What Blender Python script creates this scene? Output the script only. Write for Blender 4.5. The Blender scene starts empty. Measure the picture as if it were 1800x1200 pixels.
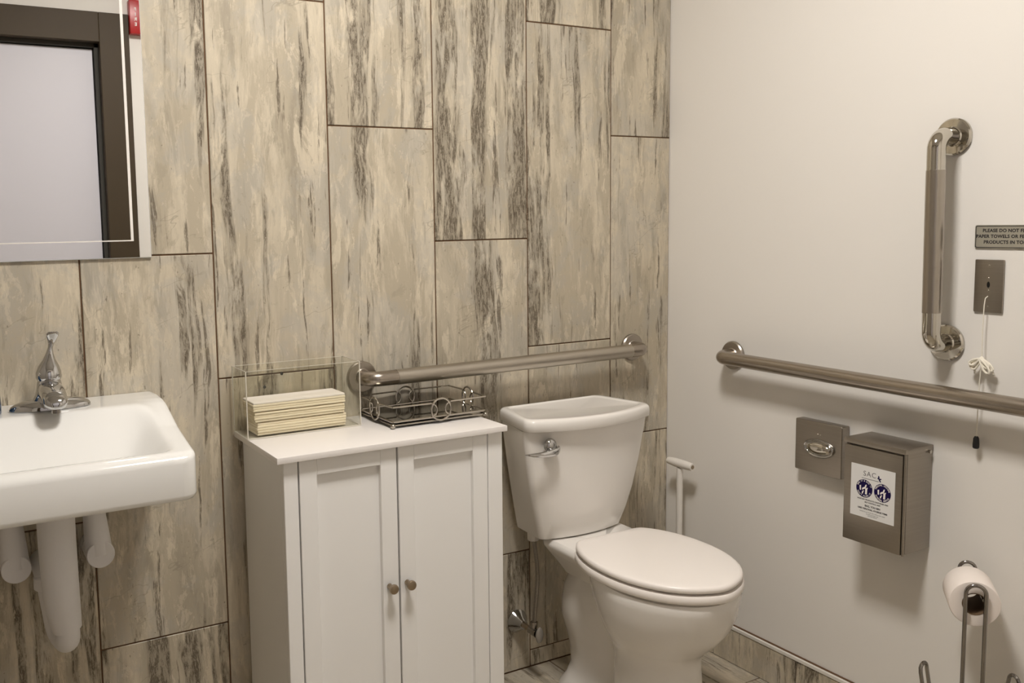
import bpy, bmesh, math, random
from mathutils import Vector, Matrix
random.seed(7)
PI = math.pi
S = bpy.context.scene
COL = S.collection

# ------------------------------------------------------------------ camera
cam_d = bpy.data.cameras.new('camera')
cam_d.sensor_width = 36.0
cam_d.lens = 1621.7653 / 1800 * 36
cam_d.shift_x = 0.08051
cam_d.shift_y = -0.02344
cam_d.clip_start = 0.02
cam = bpy.data.objects.new('camera', cam_d)
COL.objects.link(cam)
Rr = Vector((0.87673604, -0.48065102, -0.0175645))
Ru = Vector((0.06460996, 0.08150746, 0.99457634))
Rf = Vector((0.4766125, 0.87311576, -0.10251537))
cp = Vector((-2.01130321, -2.14061539, 1.30161709))
cam.matrix_world = Matrix(((Rr.x, Ru.x, -Rf.x, cp.x), (Rr.y, Ru.y, -Rf.y, cp.y), (Rr.z, Ru.z, -Rf.z, cp.z), (0, 0, 0, 1)))
S.camera = cam

# ------------------------------------------------------------------ world, exposure
w = bpy.data.worlds.new('room_ambient')
w.use_nodes = True
w.node_tree.nodes['Background'].inputs[0].default_value = (0, 0, 0, 1)
w.node_tree.nodes['Background'].inputs[1].default_value = 0.0
S.world = w
S.view_settings.view_transform = 'Standard'
S.view_settings.look = 'None'
S.view_settings.gamma = 1
S.view_settings.use_curve_mapping = False
S.view_settings.exposure = 0.0
try:
    S.cycles.use_denoising = True
    S.cycles.max_bounces = 12
    S.cycles.diffuse_bounces = 6
    S.cycles.glossy_bounces = 6
    S.cycles.transmission_bounces = 10
    S.cycles.transparent_max_bounces = 16
    S.cycles.caustics_reflective = False
    S.cycles.caustics_refractive = False
except Exception:
    pass
LIGHT_POS = (-1.20, -1.06, 2.62)
LIGHT_SIZE = (0.36, 0.36)
LIGHT_COL = (1.0, 0.945, 0.885)
LIGHT_W = 92.5
CEIL = 2.62
XL, YF = -2.60, -2.30

# ------------------------------------------------------------------ materials
def srgb(r, g, b):
    f = lambda c: (c / 255 / 12.92) if c / 255 <= 0.04045 else ((c / 255 + 0.055) / 1.055) ** 2.4
    return (f(r), f(g), f(b), 1)

def mat(name, col, rough=0.5, metal=0.0, coat=0.0, spec=0.5, noise=None, bump=None, trans=0.0, ior=1.45, emit=None, aniso=0.0):
    m = bpy.data.materials.new(name); m.use_nodes = True
    nt = m.node_tree; b = nt.nodes['Principled BSDF']
    b.inputs['Base Color'].default_value = col
    b.inputs['Roughness'].default_value = rough
    b.inputs['Metallic'].default_value = metal
    b.inputs['Coat Weight'].default_value = coat
    b.inputs['Coat Roughness'].default_value = 0.08
    b.inputs['Specular IOR Level'].default_value = spec
    b.inputs['Transmission Weight'].default_value = trans
    b.inputs['IOR'].default_value = ior
    b.inputs['Anisotropic'].default_value = aniso
    if emit:
        b.inputs['Emission Color'].default_value = emit[0]; b.inputs['Emission Strength'].default_value = emit[1]
    if noise or bump:
        tc = nt.nodes.new('ShaderNodeTexCoord')
    if noise:   # (scale vector, amount)
        mp = nt.nodes.new('ShaderNodeMapping'); mp.inputs['Scale'].default_value = noise[0]
        nt.links.new(tc.outputs['Object'], mp.inputs['Vector'])
        n = nt.nodes.new('ShaderNodeTexNoise'); n.inputs['Scale'].default_value = 1; n.inputs['Detail'].default_value = 4
        nt.links.new(mp.outputs[0], n.inputs['Vector'])
        hs = nt.nodes.new('ShaderNodeMix'); hs.data_type = 'RGBA'
        a = noise[1]
        hs.inputs['A'].default_value = tuple(c * (1 - a) for c in col[:3]) + (1,)
        hs.inputs['B'].default_value = tuple(min(1, c * (1 + a)) for c in col[:3]) + (1,)
        nt.links.new(n.outputs['Fac'], hs.inputs['Factor'])
        nt.links.new(hs.outputs['Result'], b.inputs['Base Color'])
    if bump:    # (scale vector, strength, distance)
        mp = nt.nodes.new('ShaderNodeMapping'); mp.inputs['Scale'].default_value = bump[0]
        nt.links.new(tc.outputs['Object'], mp.inputs['Vector'])
        n = nt.nodes.new('ShaderNodeTexNoise'); n.inputs['Scale'].default_value = 1; n.inputs['Detail'].default_value = 3
        nt.links.new(mp.outputs[0], n.inputs['Vector'])
        bp = nt.nodes.new('ShaderNodeBump'); bp.inputs['Strength'].default_value = bump[1]; bp.inputs['Distance'].default_value = bump[2]
        nt.links.new(n.outputs['Fac'], bp.inputs['Height'])
        nt.links.new(bp.outputs[0], b.inputs['Normal'])
    return m

def tile_material(name, light, mid, dark, rough):
    m = bpy.data.materials.new(name); m.use_nodes = True
    nt = m.node_tree; L = nt.links.new; bs = nt.nodes['Principled BSDF']
    def nd(t, **k):
        n = nt.nodes.new(t)
        for a, v in k.items(): setattr(n, a, v)
        return n
    tc = nd('ShaderNodeTexCoord'); oi = nd('ShaderNodeObjectInfo')
    off = nd('ShaderNodeVectorMath', operation='MULTIPLY')
    cmb = nd('ShaderNodeCombineXYZ')
    for k in range(3): L(oi.outputs['Random'], cmb.inputs[k])
    L(cmb.outputs[0], off.inputs[0]); off.inputs[1].default_value = (37.3, 91.7, 53.1)
    pos = nd('ShaderNodeVectorMath', operation='ADD')
    L(tc.outputs['Object'], pos.inputs[0]); L(off.outputs[0], pos.inputs[1])
    # slow sideways wander of the streaks
    def noise(scale, detail=2, rough_=0.5, dist=0.0, shift=(0, 0, 0), src=None):
        mp = nd('ShaderNodeMapping'); mp.inputs['Scale'].default_value = scale; mp.inputs['Location'].default_value = shift
        L((src or pos).outputs[0], mp.inputs['Vector'])
        n = nd('ShaderNodeTexNoise'); n.inputs['Scale'].default_value = 1; n.inputs['Detail'].default_value = detail
        n.inputs['Roughness'].default_value = rough_; n.inputs['Distortion'].default_value = dist
        L(mp.outputs[0], n.inputs['Vector'])
        return n.outputs['Fac']
    wn = noise((6, 1, 3.5), 3)
    wx = nd('ShaderNodeMath', operation='MULTIPLY_ADD'); L(wn, wx.inputs[0]); wx.inputs[1].default_value = 0.035; wx.inputs[2].default_value = -0.0175
    wv = nd('ShaderNodeCombineXYZ'); L(wx.outputs[0], wv.inputs[0])
    wp = nd('ShaderNodeVectorMath', operation='ADD'); L(pos.outputs[0], wp.inputs[0]); L(wv.outputs[0], wp.inputs[1])
    def ramp(v, a, b):
        r = nd('ShaderNodeMapRange', interpolation_type='SMOOTHSTEP'); L(v, r.inputs[0])
        r.inputs[1].default_value = a; r.inputs[2].default_value = b
        return r.outputs[0]
    def mix(f, A, B, amt=1.0):
        x = nd('ShaderNodeMix', data_type='RGBA')
        if amt != 1.0:
            q = nd('ShaderNodeMath', operation='MULTIPLY'); L(f, q.inputs[0]); q.inputs[1].default_value = amt; f = q.outputs[0]
        L(f, x.inputs['Factor'])
        for s, c in (('A', A), ('B', B)):
            if isinstance(c, tuple): x.inputs[s].default_value = c
            else: L(c, x.inputs[s])
        return x.outputs['Result']
    def mul(a, b):
        q = nd('ShaderNodeMath', operation='MULTIPLY'); L(a, q.inputs[0]); L(b, q.inputs[1]); return q.outputs[0]
    # broad washed fields with torn edges
    pale = tuple(min(1, v * 1.17) for v in light[:3]) + (1,)
    deep = tuple(v * 0.62 for v in mid[:3]) + (1,)
    A = noise((12, 1, 2.2), 10, 0.70, 0.3, src=wp)
    c = mix(ramp(A, 0.45, 0.55), light, mid)
    A4 = noise((8.5, 1, 1.0), 5, 0.6, 0.2, (2.4, 0, 7.1), wp)
    c = mix(ramp(A4, 0.50, 0.68), c, deep, 0.42)
    A2 = noise((15, 1, 3.6), 10, 0.72, 0.5, (3.1, 0, 8.2), wp)
    c = mix(ramp(A2, 0.55, 0.585), c, pale, 0.65)
    A3 = noise((22, 1, 3.0), 10, 0.70, 0.3, (9.4, 0, 1.7), wp)
    c = mix(ramp(A3, 0.56, 0.61), c, deep, 0.45)
    # cloudy mottling that ignores the grain
    Gm = noise((7, 1, 5.5), 8, 0.68, 0.4, (8, 0, 3))
    grey = tuple(sum(mid[:3]) / 3 * v for v in (1.03, 1.0, 0.92)) + (1,)
    c = mix(ramp(Gm, 0.47, 0.58), c, grey, 0.38)
    A5 = noise((34, 1, 14), 9, 0.74, 0.5, (6.4, 0, 5.1), wp)
    c = mix(ramp(A5, 0.56, 0.60), c, pale, 0.38)
    c = mix(ramp(A5, 0.43, 0.38), c, deep, 0.30)
    # fine vertical brush marks
    B = noise((80, 1, 8), 9, 0.75, 0.2, src=wp)
    c = mix(ramp(B, 0.46, 0.62), c, mid, 0.35)
    # dark worn streaks: narrow bands broken into gritty flecks
    Cb = noise((13.5, 1, 0.75), 5, 0.6, 0.2, (1.3, 0, 4.4), wp)
    Cf = noise((150, 1, 26), 10, 0.82, 0.4, src=wp)
    Cg = noise((30, 1, 6), 7, 0.70, 0.3, (4.1, 0, 6.6), wp)
    band = mul(ramp(Cb, 0.525, 0.585), ramp(Cg, 0.38, 0.50))
    c = mix(band, c, deep, 0.75)
    cm = mul(mul(ramp(Cb, 0.54, 0.59), ramp(Cf, 0.475, 0.525)), ramp(Cg, 0.41, 0.53))
    c = mix(cm, c, dark, 0.92)
    # thin broken dark dashes
    Cn = noise((52, 1, 3.2), 6, 0.62, 0.2, (7.7, 0, 2.2), wp)
    cn = mul(ramp(Cn, 0.605, 0.645), ramp(Cf, 0.40, 0.52))
    c = mix(cn, c, dark, 0.80)
    # pale chips along the streaks
    ch = mul(ramp(Cb, 0.52, 0.56), ramp(Cf, 0.585, 0.63))
    c = mix(ch, c, pale, 0.7)
    # a few thin slanting cracks
    rotm = nd('ShaderNodeMapping'); rotm.inputs['Rotation'].default_value = (0, math.radians(24), 0); L(pos.outputs[0], rotm.inputs['Vector'])
    D = noise((1.5, 1, 4.5), 5, 0.62, 0.1, (5.5, 0, 3.3), rotm)
    d1 = nd('ShaderNodeMath', operation='SUBTRACT'); L(D, d1.inputs[0]); d1.inputs[1].default_value = 0.45
    d2 = nd('ShaderNodeMath', operation='ABSOLUTE'); L(d1.outputs[0], d2.inputs[0])
    dm = noise((9, 1, 9), 2, 0.5, 0, (1, 0, 9))
    c = mix(mul(ramp(d2.outputs[0], 0.0045, 0.001), ramp(dm, 0.52, 0.60)), c, deep, 0.5)
    # small flecks
    Ff = noise((150, 1, 90), 2, 0.5, 0, (2, 0, 2))
    c = mix(ramp(Ff, 0.72, 0.76), c, dark, 0.5)
    L(c, bs.inputs['Base Color'])
    bs.inputs['Roughness'].default_value = rough
    bs.inputs['Specular IOR Level'].default_value = 0.35
    bp = nd('ShaderNodeBump'); bp.inputs['Strength'].default_value = 0.25; bp.inputs['Distance'].default_value = 0.0006
    inv = nd('ShaderNodeMath', operation='SUBTRACT'); inv.inputs[0].default_value = 1; L(cm, inv.inputs[1])
    L(inv.outputs[0], bp.inputs['Height']); L(bp.outputs[0], bs.inputs['Normal'])
    return m

M = {}
M['tile'] = tile_material('streaked_stone_tile', (0.585, 0.52, 0.405, 1), (0.455, 0.40, 0.305, 1), (0.100, 0.078, 0.052, 1), 0.42)
M['floor_tile'] = tile_material('streaked_floor_tile', (0.52, 0.46, 0.36, 1), (0.39, 0.34, 0.26, 1), (0.115, 0.09, 0.06, 1), 0.35)
M['grout'] = mat('brown_grout', (0.12, 0.065, 0.032, 1), 0.9, noise=((90, 90, 90), 0.2))
M['paint'] = mat('white_wall_paint', (0.80, 0.775, 0.735, 1), 0.6, spec=0.25, noise=((2, 2, 2), 0.012), bump=((260, 260, 260), 0.06, 0.0006))
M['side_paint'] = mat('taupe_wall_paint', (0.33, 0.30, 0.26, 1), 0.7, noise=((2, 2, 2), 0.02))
M['ceiling'] = mat('ceiling_paint', (0.80, 0.78, 0.74, 1), 0.85, noise=((3, 3, 3), 0.02))
M['porcelain'] = mat('white_porcelain', (0.80, 0.775, 0.74, 1), 0.16, coat=0.4, spec=0.5, noise=((3, 3, 3), 0.01))
M['sink_china'] = mat('sink_vitreous_china', (0.82, 0.82, 0.80, 1), 0.12, coat=0.5, noise=((3, 3, 3), 0.01))
M['seat_plastic'] = mat('white_seat_plastic', (0.86, 0.815, 0.775, 1), 0.28, noise=((3, 3, 3), 0.01))
M['cab_white'] = mat('white_cabinet_paint', (0.85, 0.845, 0.83, 1), 0.34, noise=((6, 6, 6), 0.015))
M['cab_top'] = mat('white_cabinet_top', (0.82, 0.79, 0.765, 1), 0.25, noise=((6, 6, 6), 0.01))
M['gap'] = mat('dark_gap', (0.05, 0.047, 0.04, 1), 0.8, noise=((9, 9, 9), 0.1))  # painted shade for the door rebate and the cabinet door gaps
M['chrome'] = mat('polished_chrome', (0.56, 0.56, 0.56, 1), 0.05, 1.0, noise=((4, 4, 4), 0.02))
M['satin'] = mat('satin_stainless', (0.42, 0.38, 0.33, 1), 0.30, 1.0, noise=((30, 30, 30), 0.05), bump=((900, 900, 900), 0.04, 0.0003))
M['satin_bar'] = mat('brushed_bar_steel', (0.40, 0.355, 0.305, 1), 0.27, 1.0, noise=((30, 30, 30), 0.04))
M['peened'] = mat('peened_grip_steel', (0.48, 0.44, 0.38, 1), 0.34, 1.0, bump=((420, 420, 420), 0.45, 0.0008))
M['polished'] = mat('polished_steel', (0.58, 0.55, 0.49, 1), 0.07, 1.0, noise=((5, 5, 5), 0.02))
M['brushed_box'] = mat('brushed_stainless_sheet', (0.36, 0.325, 0.28, 1), 0.36, 1.0, noise=((4, 4, 300), 0.10), bump=((6, 6, 700), 0.06, 0.0003))
M['brushed_dark'] = mat('dark_metal_edge', (0.16, 0.14, 0.12, 1), 0.4, 1.0, noise=((9, 9, 9), 0.1))
M['wire'] = mat('nickel_wire', (0.44, 0.41, 0.36, 1), 0.22, 1.0, noise=((40, 40, 40), 0.05))
M['dark_wire'] = mat('chrome_rod', (0.30, 0.28, 0.26, 1), 0.14, 1.0, noise=((40, 40, 40), 0.05))
M['knob'] = mat('brushed_nickel_knob', (0.36, 0.29, 0.21, 1), 0.32, 1.0, noise=((60, 60, 60), 0.06))
M['mirror'] = mat('silvered_mirror', (0.90, 0.905, 0.90, 1), 0.004, 1.0, noise=((1, 1, 1), 0.003))
M['ground'] = mat('frosted_ground_line', (0.86, 0.83, 0.79, 1), 0.35, 0.0, noise=((9, 9, 9), 0.03))  # painted white in place of the light caught by the bevel edge
M['mirror_edge'] = mat('ground_mirror_edge', (0.82, 0.84, 0.82, 1), 0.25, 0.6, noise=((9, 9, 9), 0.03))
def clear_sheet(name, tint):
    m = bpy.data.materials.new(name); m.use_nodes = True; nt = m.node_tree; nt.nodes.clear()
    o = nt.nodes.new('ShaderNodeOutputMaterial'); mx = nt.nodes.new('ShaderNodeMixShader')
    t = nt.nodes.new('ShaderNodeBsdfTransparent'); g = nt.nodes.new('ShaderNodeBsdfGlossy'); f = nt.nodes.new('ShaderNodeLayerWeight')
    f.inputs['Blend'].default_value = 0.5
    p = nt.nodes.new('ShaderNodeMath'); p.operation = 'POWER'; p.inputs[1].default_value = 5; nt.links.new(f.outputs['Facing'], p.inputs[0])
    q = nt.nodes.new('ShaderNodeMath'); q.operation = 'MULTIPLY_ADD'; q.inputs[1].default_value = 0.6; q.inputs[2].default_value = 0.025; nt.links.new(p.outputs[0], q.inputs[0])
    t.inputs[0].default_value = tint; g.inputs['Roughness'].default_value = 0.02
    nt.links.new(q.outputs[0], mx.inputs[0]); nt.links.new(t.outputs[0], mx.inputs[1]); nt.links.new(g.outputs[0], mx.inputs[2]); nt.links.new(mx.outputs[0], o.inputs[0])
    return m
M['acrylic'] = clear_sheet('clear_acrylic_sheet', (0.975, 0.975, 0.955, 1))
M['acrylic_edge'] = mat('polished_acrylic_edge', (0.60, 0.57, 0.49, 1), 0.2, noise=((5, 5, 5), 0.02))
M['smoke_glass'] = mat('dark_mirror_glass', (0.20, 0.19, 0.16, 1), 0.03, 1.0, noise=((5, 5, 5), 0.03))
M['towel'] = mat('cream_paper', (0.86, 0.775, 0.60, 1), 0.95, spec=0.1, noise=((8, 8, 260), 0.07), bump=((60, 60, 900), 0.25, 0.0006))
M['towel_top'] = mat('pale_paper', (0.84, 0.79, 0.74, 1), 0.95, spec=0.1, noise=((60, 60, 60), 0.03))
M['paper'] = mat('tissue_paper', (0.86, 0.79, 0.74, 1), 0.95, spec=0.05, noise=((70, 70, 70), 0.025), bump=((300, 300, 300), 0.25, 0.0006))
M['cardboard'] = mat('brown_cardboard', (0.16, 0.10, 0.055, 1), 0.9, noise=((70, 70, 70), 0.12))
M['foam'] = mat('white_pipe_wrap', (0.74, 0.73, 0.73, 1), 0.55, noise=((12, 12, 12), 0.03), bump=((60, 60, 60), 0.15, 0.002))
M['white_plastic'] = mat('white_plastic', (0.78, 0.75, 0.70, 1), 0.4, noise=((20, 20, 20), 0.02))
M['black'] = mat('black_plastic', (0.012, 0.012, 0.012, 1), 0.4, noise=((20, 20, 20), 0.1))
M['ink'] = mat('black_ink', (0.02, 0.017, 0.02, 1), 0.6, noise=((20, 20, 20), 0.1))
M['grey_ink'] = mat('grey_ink', (0.16, 0.16, 0.17, 1), 0.6, noise=((20, 20, 20), 0.1))
M['navy'] = mat('navy_ink', (0.010, 0.005, 0.055, 1), 0.6, spec=0.15, noise=((20, 20, 20), 0.1))
M['label'] = mat('white_sticker', (0.76, 0.76, 0.75, 1), 0.5, noise=((20, 20, 20), 0.01))
M['sign'] = mat('silver_sign_face', (0.46, 0.44, 0.37, 1), 0.38, 0.55, noise=((3, 260, 3), 0.05))
M['cord'] = mat('white_cord', (0.80, 0.76, 0.66, 1), 0.8, noise=((200, 200, 200), 0.08))
M['bronze'] = mat('dark_bronze_paint', (0.050, 0.033, 0.015, 1), 0.6, noise=((6, 6, 6), 0.05))
M['door'] = mat('pale_lilac_door', (0.66, 0.65, 0.71, 1), 0.45, noise=((2, 2, 2), 0.015))
M['red'] = mat('red_alarm_plastic', (0.42, 0.010, 0.012, 1), 0.3, noise=((10, 10, 10), 0.04))
M['strobe'] = mat('clear_strobe_lens', (0.82, 0.84, 0.85, 1), 0.12, noise=((10, 10, 10), 0.03))
M['white_ink'] = mat('white_ink', (0.85, 0.82, 0.80, 1), 0.5, noise=((10, 10, 10), 0.01))
M['blue_soap'] = mat('blue_liquid_soap', (0.02, 0.06, 0.13, 1), 0.12, coat=0.5, noise=((10, 10, 10), 0.1))
M['trim'] = mat('satin_aluminium_trim', (0.80, 0.77, 0.72, 1), 0.4, 0.1, noise=((10, 10, 10), 0.03))
M['hose'] = mat('braided_hose', (0.30, 0.27, 0.235, 1), 0.35, 0.9, noise=((600, 600, 250), 0.35), bump=((700, 700, 300), 0.4, 0.0006))
M['rubber'] = mat('dark_rubber', (0.03, 0.028, 0.026, 1), 0.6, noise=((20, 20, 20), 0.1))
M['clear_handle'] = mat('clear_valve_handle', (0.30, 0.28, 0.25, 1), 0.12, 0.35, noise=((30, 30, 30), 0.06))
M['light'] = mat('lit_diffuser', (0.9, 0.9, 0.9, 1), 0.5, emit=((LIGHT_COL[0], LIGHT_COL[1], LIGHT_COL[2], 1), LIGHT_W))
M['frame_white'] = mat('white_enamel', (0.8, 0.8, 0.78, 1), 0.4, noise=((10, 10, 10), 0.01))

# ------------------------------------------------------------------ helpers
def mesh(name, V, F, angle=35):
    me = bpy.data.meshes.new(name)
    me.from_pydata([tuple(v) for v in V], [], F)
    me.validate(); me.update()
    bm = bmesh.new(); bm.from_mesh(me)
    bmesh.ops.recalc_face_normals(bm, faces=bm.faces)
    bm.to_mesh(me); bm.free()
    for p in me.polygons: p.use_smooth = True
    if angle < 180:
        me.set_sharp_from_angle(angle=math.radians(angle))
    return me

def add(name, me, m, parent=None, loc=(0, 0, 0), rot=(0, 0, 0)):
    if not me.materials: me.materials.append(M[m] if isinstance(m, str) else m)
    o = bpy.data.objects.new(name, me); COL.objects.link(o)
    o.location = loc; o.rotation_euler = rot
    if parent: o.parent = parent
    return o

def thing(name, label, cat, loc=(0, 0, 0), rotz=0, group=None):
    o = bpy.data.objects.new(name, None); COL.objects.link(o)
    o.empty_display_size = 0.05
    o.location = loc; o.rotation_euler = (0, 0, rotz)
    o['label'] = label; o['category'] = cat
    if group: o['group'] = group
    return o

def tag(o, label, cat, group=None):
    o['label'] = label; o['category'] = cat
    if group: o['group'] = group
    return o

def structure(o, label=None):
    o['kind'] = 'structure'
    if label: o['label'] = label
    return o

class MB:
    def __init__(s): s.V = []; s.F = []
    def ext(s, V, F):
        b = len(s.V); s.V += [Vector(v) for v in V]; s.F += [tuple(i + b for i in f) for f in F]; return s
    def mesh(s, name, angle=35): return mesh(name, s.V, s.F, angle)

def box(x0, x1, y0, y1, z0, z1, bev=0.0, seg=2):
    bm = bmesh.new(); bmesh.ops.create_cube(bm, size=1)
    sx, sy, sz = x1 - x0, y1 - y0, z1 - z0
    for v in bm.verts: v.co = Vector(((v.co.x + .5) * sx + x0, (v.co.y + .5) * sy + y0, (v.co.z + .5) * sz + z0))
    if bev > 0:
        bmesh.ops.bevel(bm, geom=bm.edges[:], offset=min(bev, 0.49 * min(abs(sx), abs(sy), abs(sz))), segments=seg, profile=0.6, affect='EDGES')
    bm.verts.index_update()
    V = [v.co.copy() for v in bm.verts]; F = [tuple(v.index for v in f.verts) for f in bm.faces]
    bm.free(); return V, F

def loft(rings, cap0=True, cap1=True, closed=True):
    V = []; F = []; n = len(rings[0])
    for r in rings: V += [Vector(p) for p in r]
    for i in range(len(rings) - 1):
        for j in range(n if closed else n - 1):
            k = (j + 1) % n
            F.append((i * n + j, i * n + k, (i + 1) * n + k, (i + 1) * n + j))
    for c, i in ((cap0, 0), (cap1, len(rings) - 1)):
        if c:
            ctr = sum((Vector(p) for p in rings[i]), Vector()) / n
            V.append(ctr); ci = len(V) - 1
            for j in range(n): F.append((i * n + j, i * n + (j + 1) % n, ci))
    return V, F

def tube(path, r, n=16, closed=False, caps=True):
    P = [Vector(p) for p in path]; m = len(P)
    rr = r if isinstance(r, (list, tuple)) else [r] * m
    T = []
    for i in range(m):
        a = P[(i - 1) % m] if (closed or i > 0) else P[i]; b = P[(i + 1) % m] if (closed or i < m - 1) else P[i]
        T.append((b - a).normalized())
    up = Vector((0, 0, 1)) if abs(T[0].z) < 0.9 else Vector((1, 0, 0))
    nrm = T[0].cross(up).normalized(); rings = []
    for i in range(m):
        nrm = (nrm - T[i] * nrm.dot(T[i])).normalized(); bn = T[i].cross(nrm)
        rings.append([P[i] + (nrm * math.cos(2 * PI * k / n) + bn * math.sin(2 * PI * k / n)) * rr[i] for k in range(n)])
    if closed:
        V, F = loft(rings, False, False); nn = len(rings) - 1
        # match the seam
        best = min(range(n), key=lambda s: (rings[0][s] - rings[-1][0]).length)
        for j in range(n):
            F.append((nn * n + j, nn * n + (j + 1) % n, (j + 1 + best) % n, (j + best) % n))
        return V, F
    return loft(rings, caps, caps)

def bend(pts, rad, seg=8):
    """polyline with rounded corners"""
    P = [Vector(p) for p in pts]; out = [P[0]]
    for i in range(1, len(P) - 1):
        a = (P[i - 1] - P[i]); b = (P[i + 1] - P[i])
        ang = a.angle(b)
        if ang > PI - 0.01: out.append(P[i]); continue
        d = min(rad / math.tan(ang / 2), a.length * 0.49, b.length * 0.49); rd = d * math.tan(ang / 2)
        a.normalize(); b.normalize()
        c = P[i] + (a + b).normalized() * (rd / math.sin(ang / 2))
        s = P[i] + a * d - c; e = P[i] + b * d - c
        tot = s.angle(e)
        for k in range(seg + 1):
            t = k / seg
            out.append(c + (s * math.sin((1 - t) * tot) + e * math.sin(t * tot)) / math.sin(tot))
    out.append(P[-1]); return out

def lathe(prof, n=32, axis='z', at=(0, 0, 0), cap=True):
    """prof: list of (radius, height) along axis"""
    rings = []
    for r, h in prof:
        ring = []
        for k in range(n):
            c, s = math.cos(2 * PI * k / n) * r, math.sin(2 * PI * k / n) * r
            p = {'z': (c, s, h), 'y': (c, h, s), 'x': (h, c, s)}[axis]
            ring.append(Vector(p) + Vector(at))
        rings.append(ring)
    return loft(rings, cap, cap)

def sph(r, at, sx=1, sy=1, sz=1, n=16):
    prof = [(max(1e-5, r * math.sin(PI * i / n)), -r * math.cos(PI * i / n)) for i in range(n + 1)]
    V, F = lathe(prof, 2 * n, 'z')
    return [Vector((v.x * sx, v.y * sy, v.z * sz)) + Vector(at) for v in V], F

def interp(t, tab):
    if t <= tab[0][0]: return tab[0][1]
    for (a, va), (b, vb) in zip(tab, tab[1:]):
        if t <= b: return va + (vb - va) * (t - a) / (b - a)
    return tab[-1][1]

def sstep(a, b, x):
    t = max(0, min(1, (x - a) / (b - a))); return t * t * (3 - 2 * t)

def text_mesh(body, size, ext=0.0002, align='CENTER', spacing=1.0, bold=0.0, lines=1.0):
    cu = bpy.data.curves.new('txt', 'FONT'); cu.body = body; cu.size = size
    cu.align_x = align; cu.align_y = 'CENTER'; cu.extrude = ext; cu.space_character = spacing; cu.offset = bold
    cu.space_line = lines; cu.resolution_u = 3
    o = bpy.data.objects.new('txt', cu); COL.objects.link(o)
    bpy.context.view_layer.update()
    me = bpy.data.meshes.new_from_object(o.evaluated_get(bpy.context.evaluated_depsgraph_get()))
    bpy.data.objects.remove(o); bpy.data.curves.remove(cu)
    me.materials.clear()
    return me

def xform_mesh(me, mx):
    me.transform(mx); return me
# sign writing on the right wall: reads towards -Y, faces -X
def on_right(x, y, z): return Matrix(((0, 0, -1, x), (-1, 0, 0, y), (0, 1, 0, z), (0, 0, 0, 1)))
def on_front(x, y, z): return Matrix(((-1, 0, 0, x), (0, 0, 1, y), (0, 1, 0, z), (0, 0, 0, 1)))

def join(*ms):
    bm = bmesh.new()
    for m_ in ms: bm.from_mesh(m_)
    me = bpy.data.meshes.new('joined'); bm.to_mesh(me); bm.free()
    for m_ in ms: bpy.data.meshes.remove(m_)
    return me

# ------------------------------------------------------------------ the room
G = 0.0035                       # grout joint
TW, TH = 0.297, 0.8969
wb = MB().ext(*box(XL - .1, 0.1, 0.0025, 0.10, -0.1, CEIL))
wall_back = structure(add('wall_back', wb.mesh('wall_back'), 'grout'), 'wall clad in tall streaked beige stone-look tiles with brown grout')
_full = {}
def tile_me(wd, hd, th=0.009):
    k = (round(wd, 4), round(hd, 4))
    if k not in _full:
        V, F = box(-wd / 2, wd / 2, 0, th, -hd / 2, hd / 2, 0.0012, 1)
        _full[k] = mesh('tile', V, F)
    return _full[k]
cols = []
joint0 = [0.6467, 0.9466, 1.2517, 1.5431, 0.9407, 1.2381, 1.5431, 0.9440, 1.2430]
edges = [0.0, -0.2285]
while edges[-1] > XL + 0.01: edges.append(max(XL, edges[-1] - TW))
for i in range(len(edges) - 1):
    xr, xl = edges[i], edges[i + 1]
    z0 = joint0[i % len(joint0)]
    while z0 > 0: z0 -= TH
    while z0 < CEIL - 0.01:
        a, b = max(0.0, z0), min(CEIL, z0 + TH)
        if b - a > 0.012:
            add('tile', tile_me(xr - xl - G, b - a - G), 'tile', wall_back, ((xr + xl) / 2, 0.0, (a + b) / 2))
        z0 += TH
for x, z in ((-1.259, 0.939), (-1.304, 0.910), (-1.261, 0.886)):
    add('screw_hole', mesh('screw_hole', *lathe([(0.0001, 0.0), (0.0028, 0.0), (0.0034, -0.0006), (0.0040, -0.0002)], 14, 'y', cap=False)), 'black', wall_back, (x, -0.0003, z))

wall_right = structure(add('wall_right', MB().ext(*box(0, 0.1, YF - .1, 0.0025, -0.1, CEIL)).mesh('wall_right'), 'paint'), 'smooth off-white painted wall carrying the grab bars')
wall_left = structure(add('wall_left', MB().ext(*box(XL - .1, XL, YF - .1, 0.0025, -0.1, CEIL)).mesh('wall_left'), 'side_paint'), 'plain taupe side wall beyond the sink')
# front wall, behind the camera, with a door opening
DX1, DX0, DZ = -1.248, -2.17, 2.142
fw = MB().ext(*box(XL, DX0, YF - .1, YF, -0.1, CEIL)).ext(*box(DX1, 0, YF - .1, YF, -0.1, CEIL)).ext(*box(DX0, DX1, YF - .1, YF, DZ, CEIL))
wall_front = structure(add('wall_front', fw.mesh('wall_front'), 'paint'), 'off-white wall with the door, seen in the mirror')
ceiling = structure(add('ceiling', MB().ext(*box(XL - .1, .1, YF - .1, .1, CEIL, CEIL + .08)).mesh('ceiling'), 'ceiling'))

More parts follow.
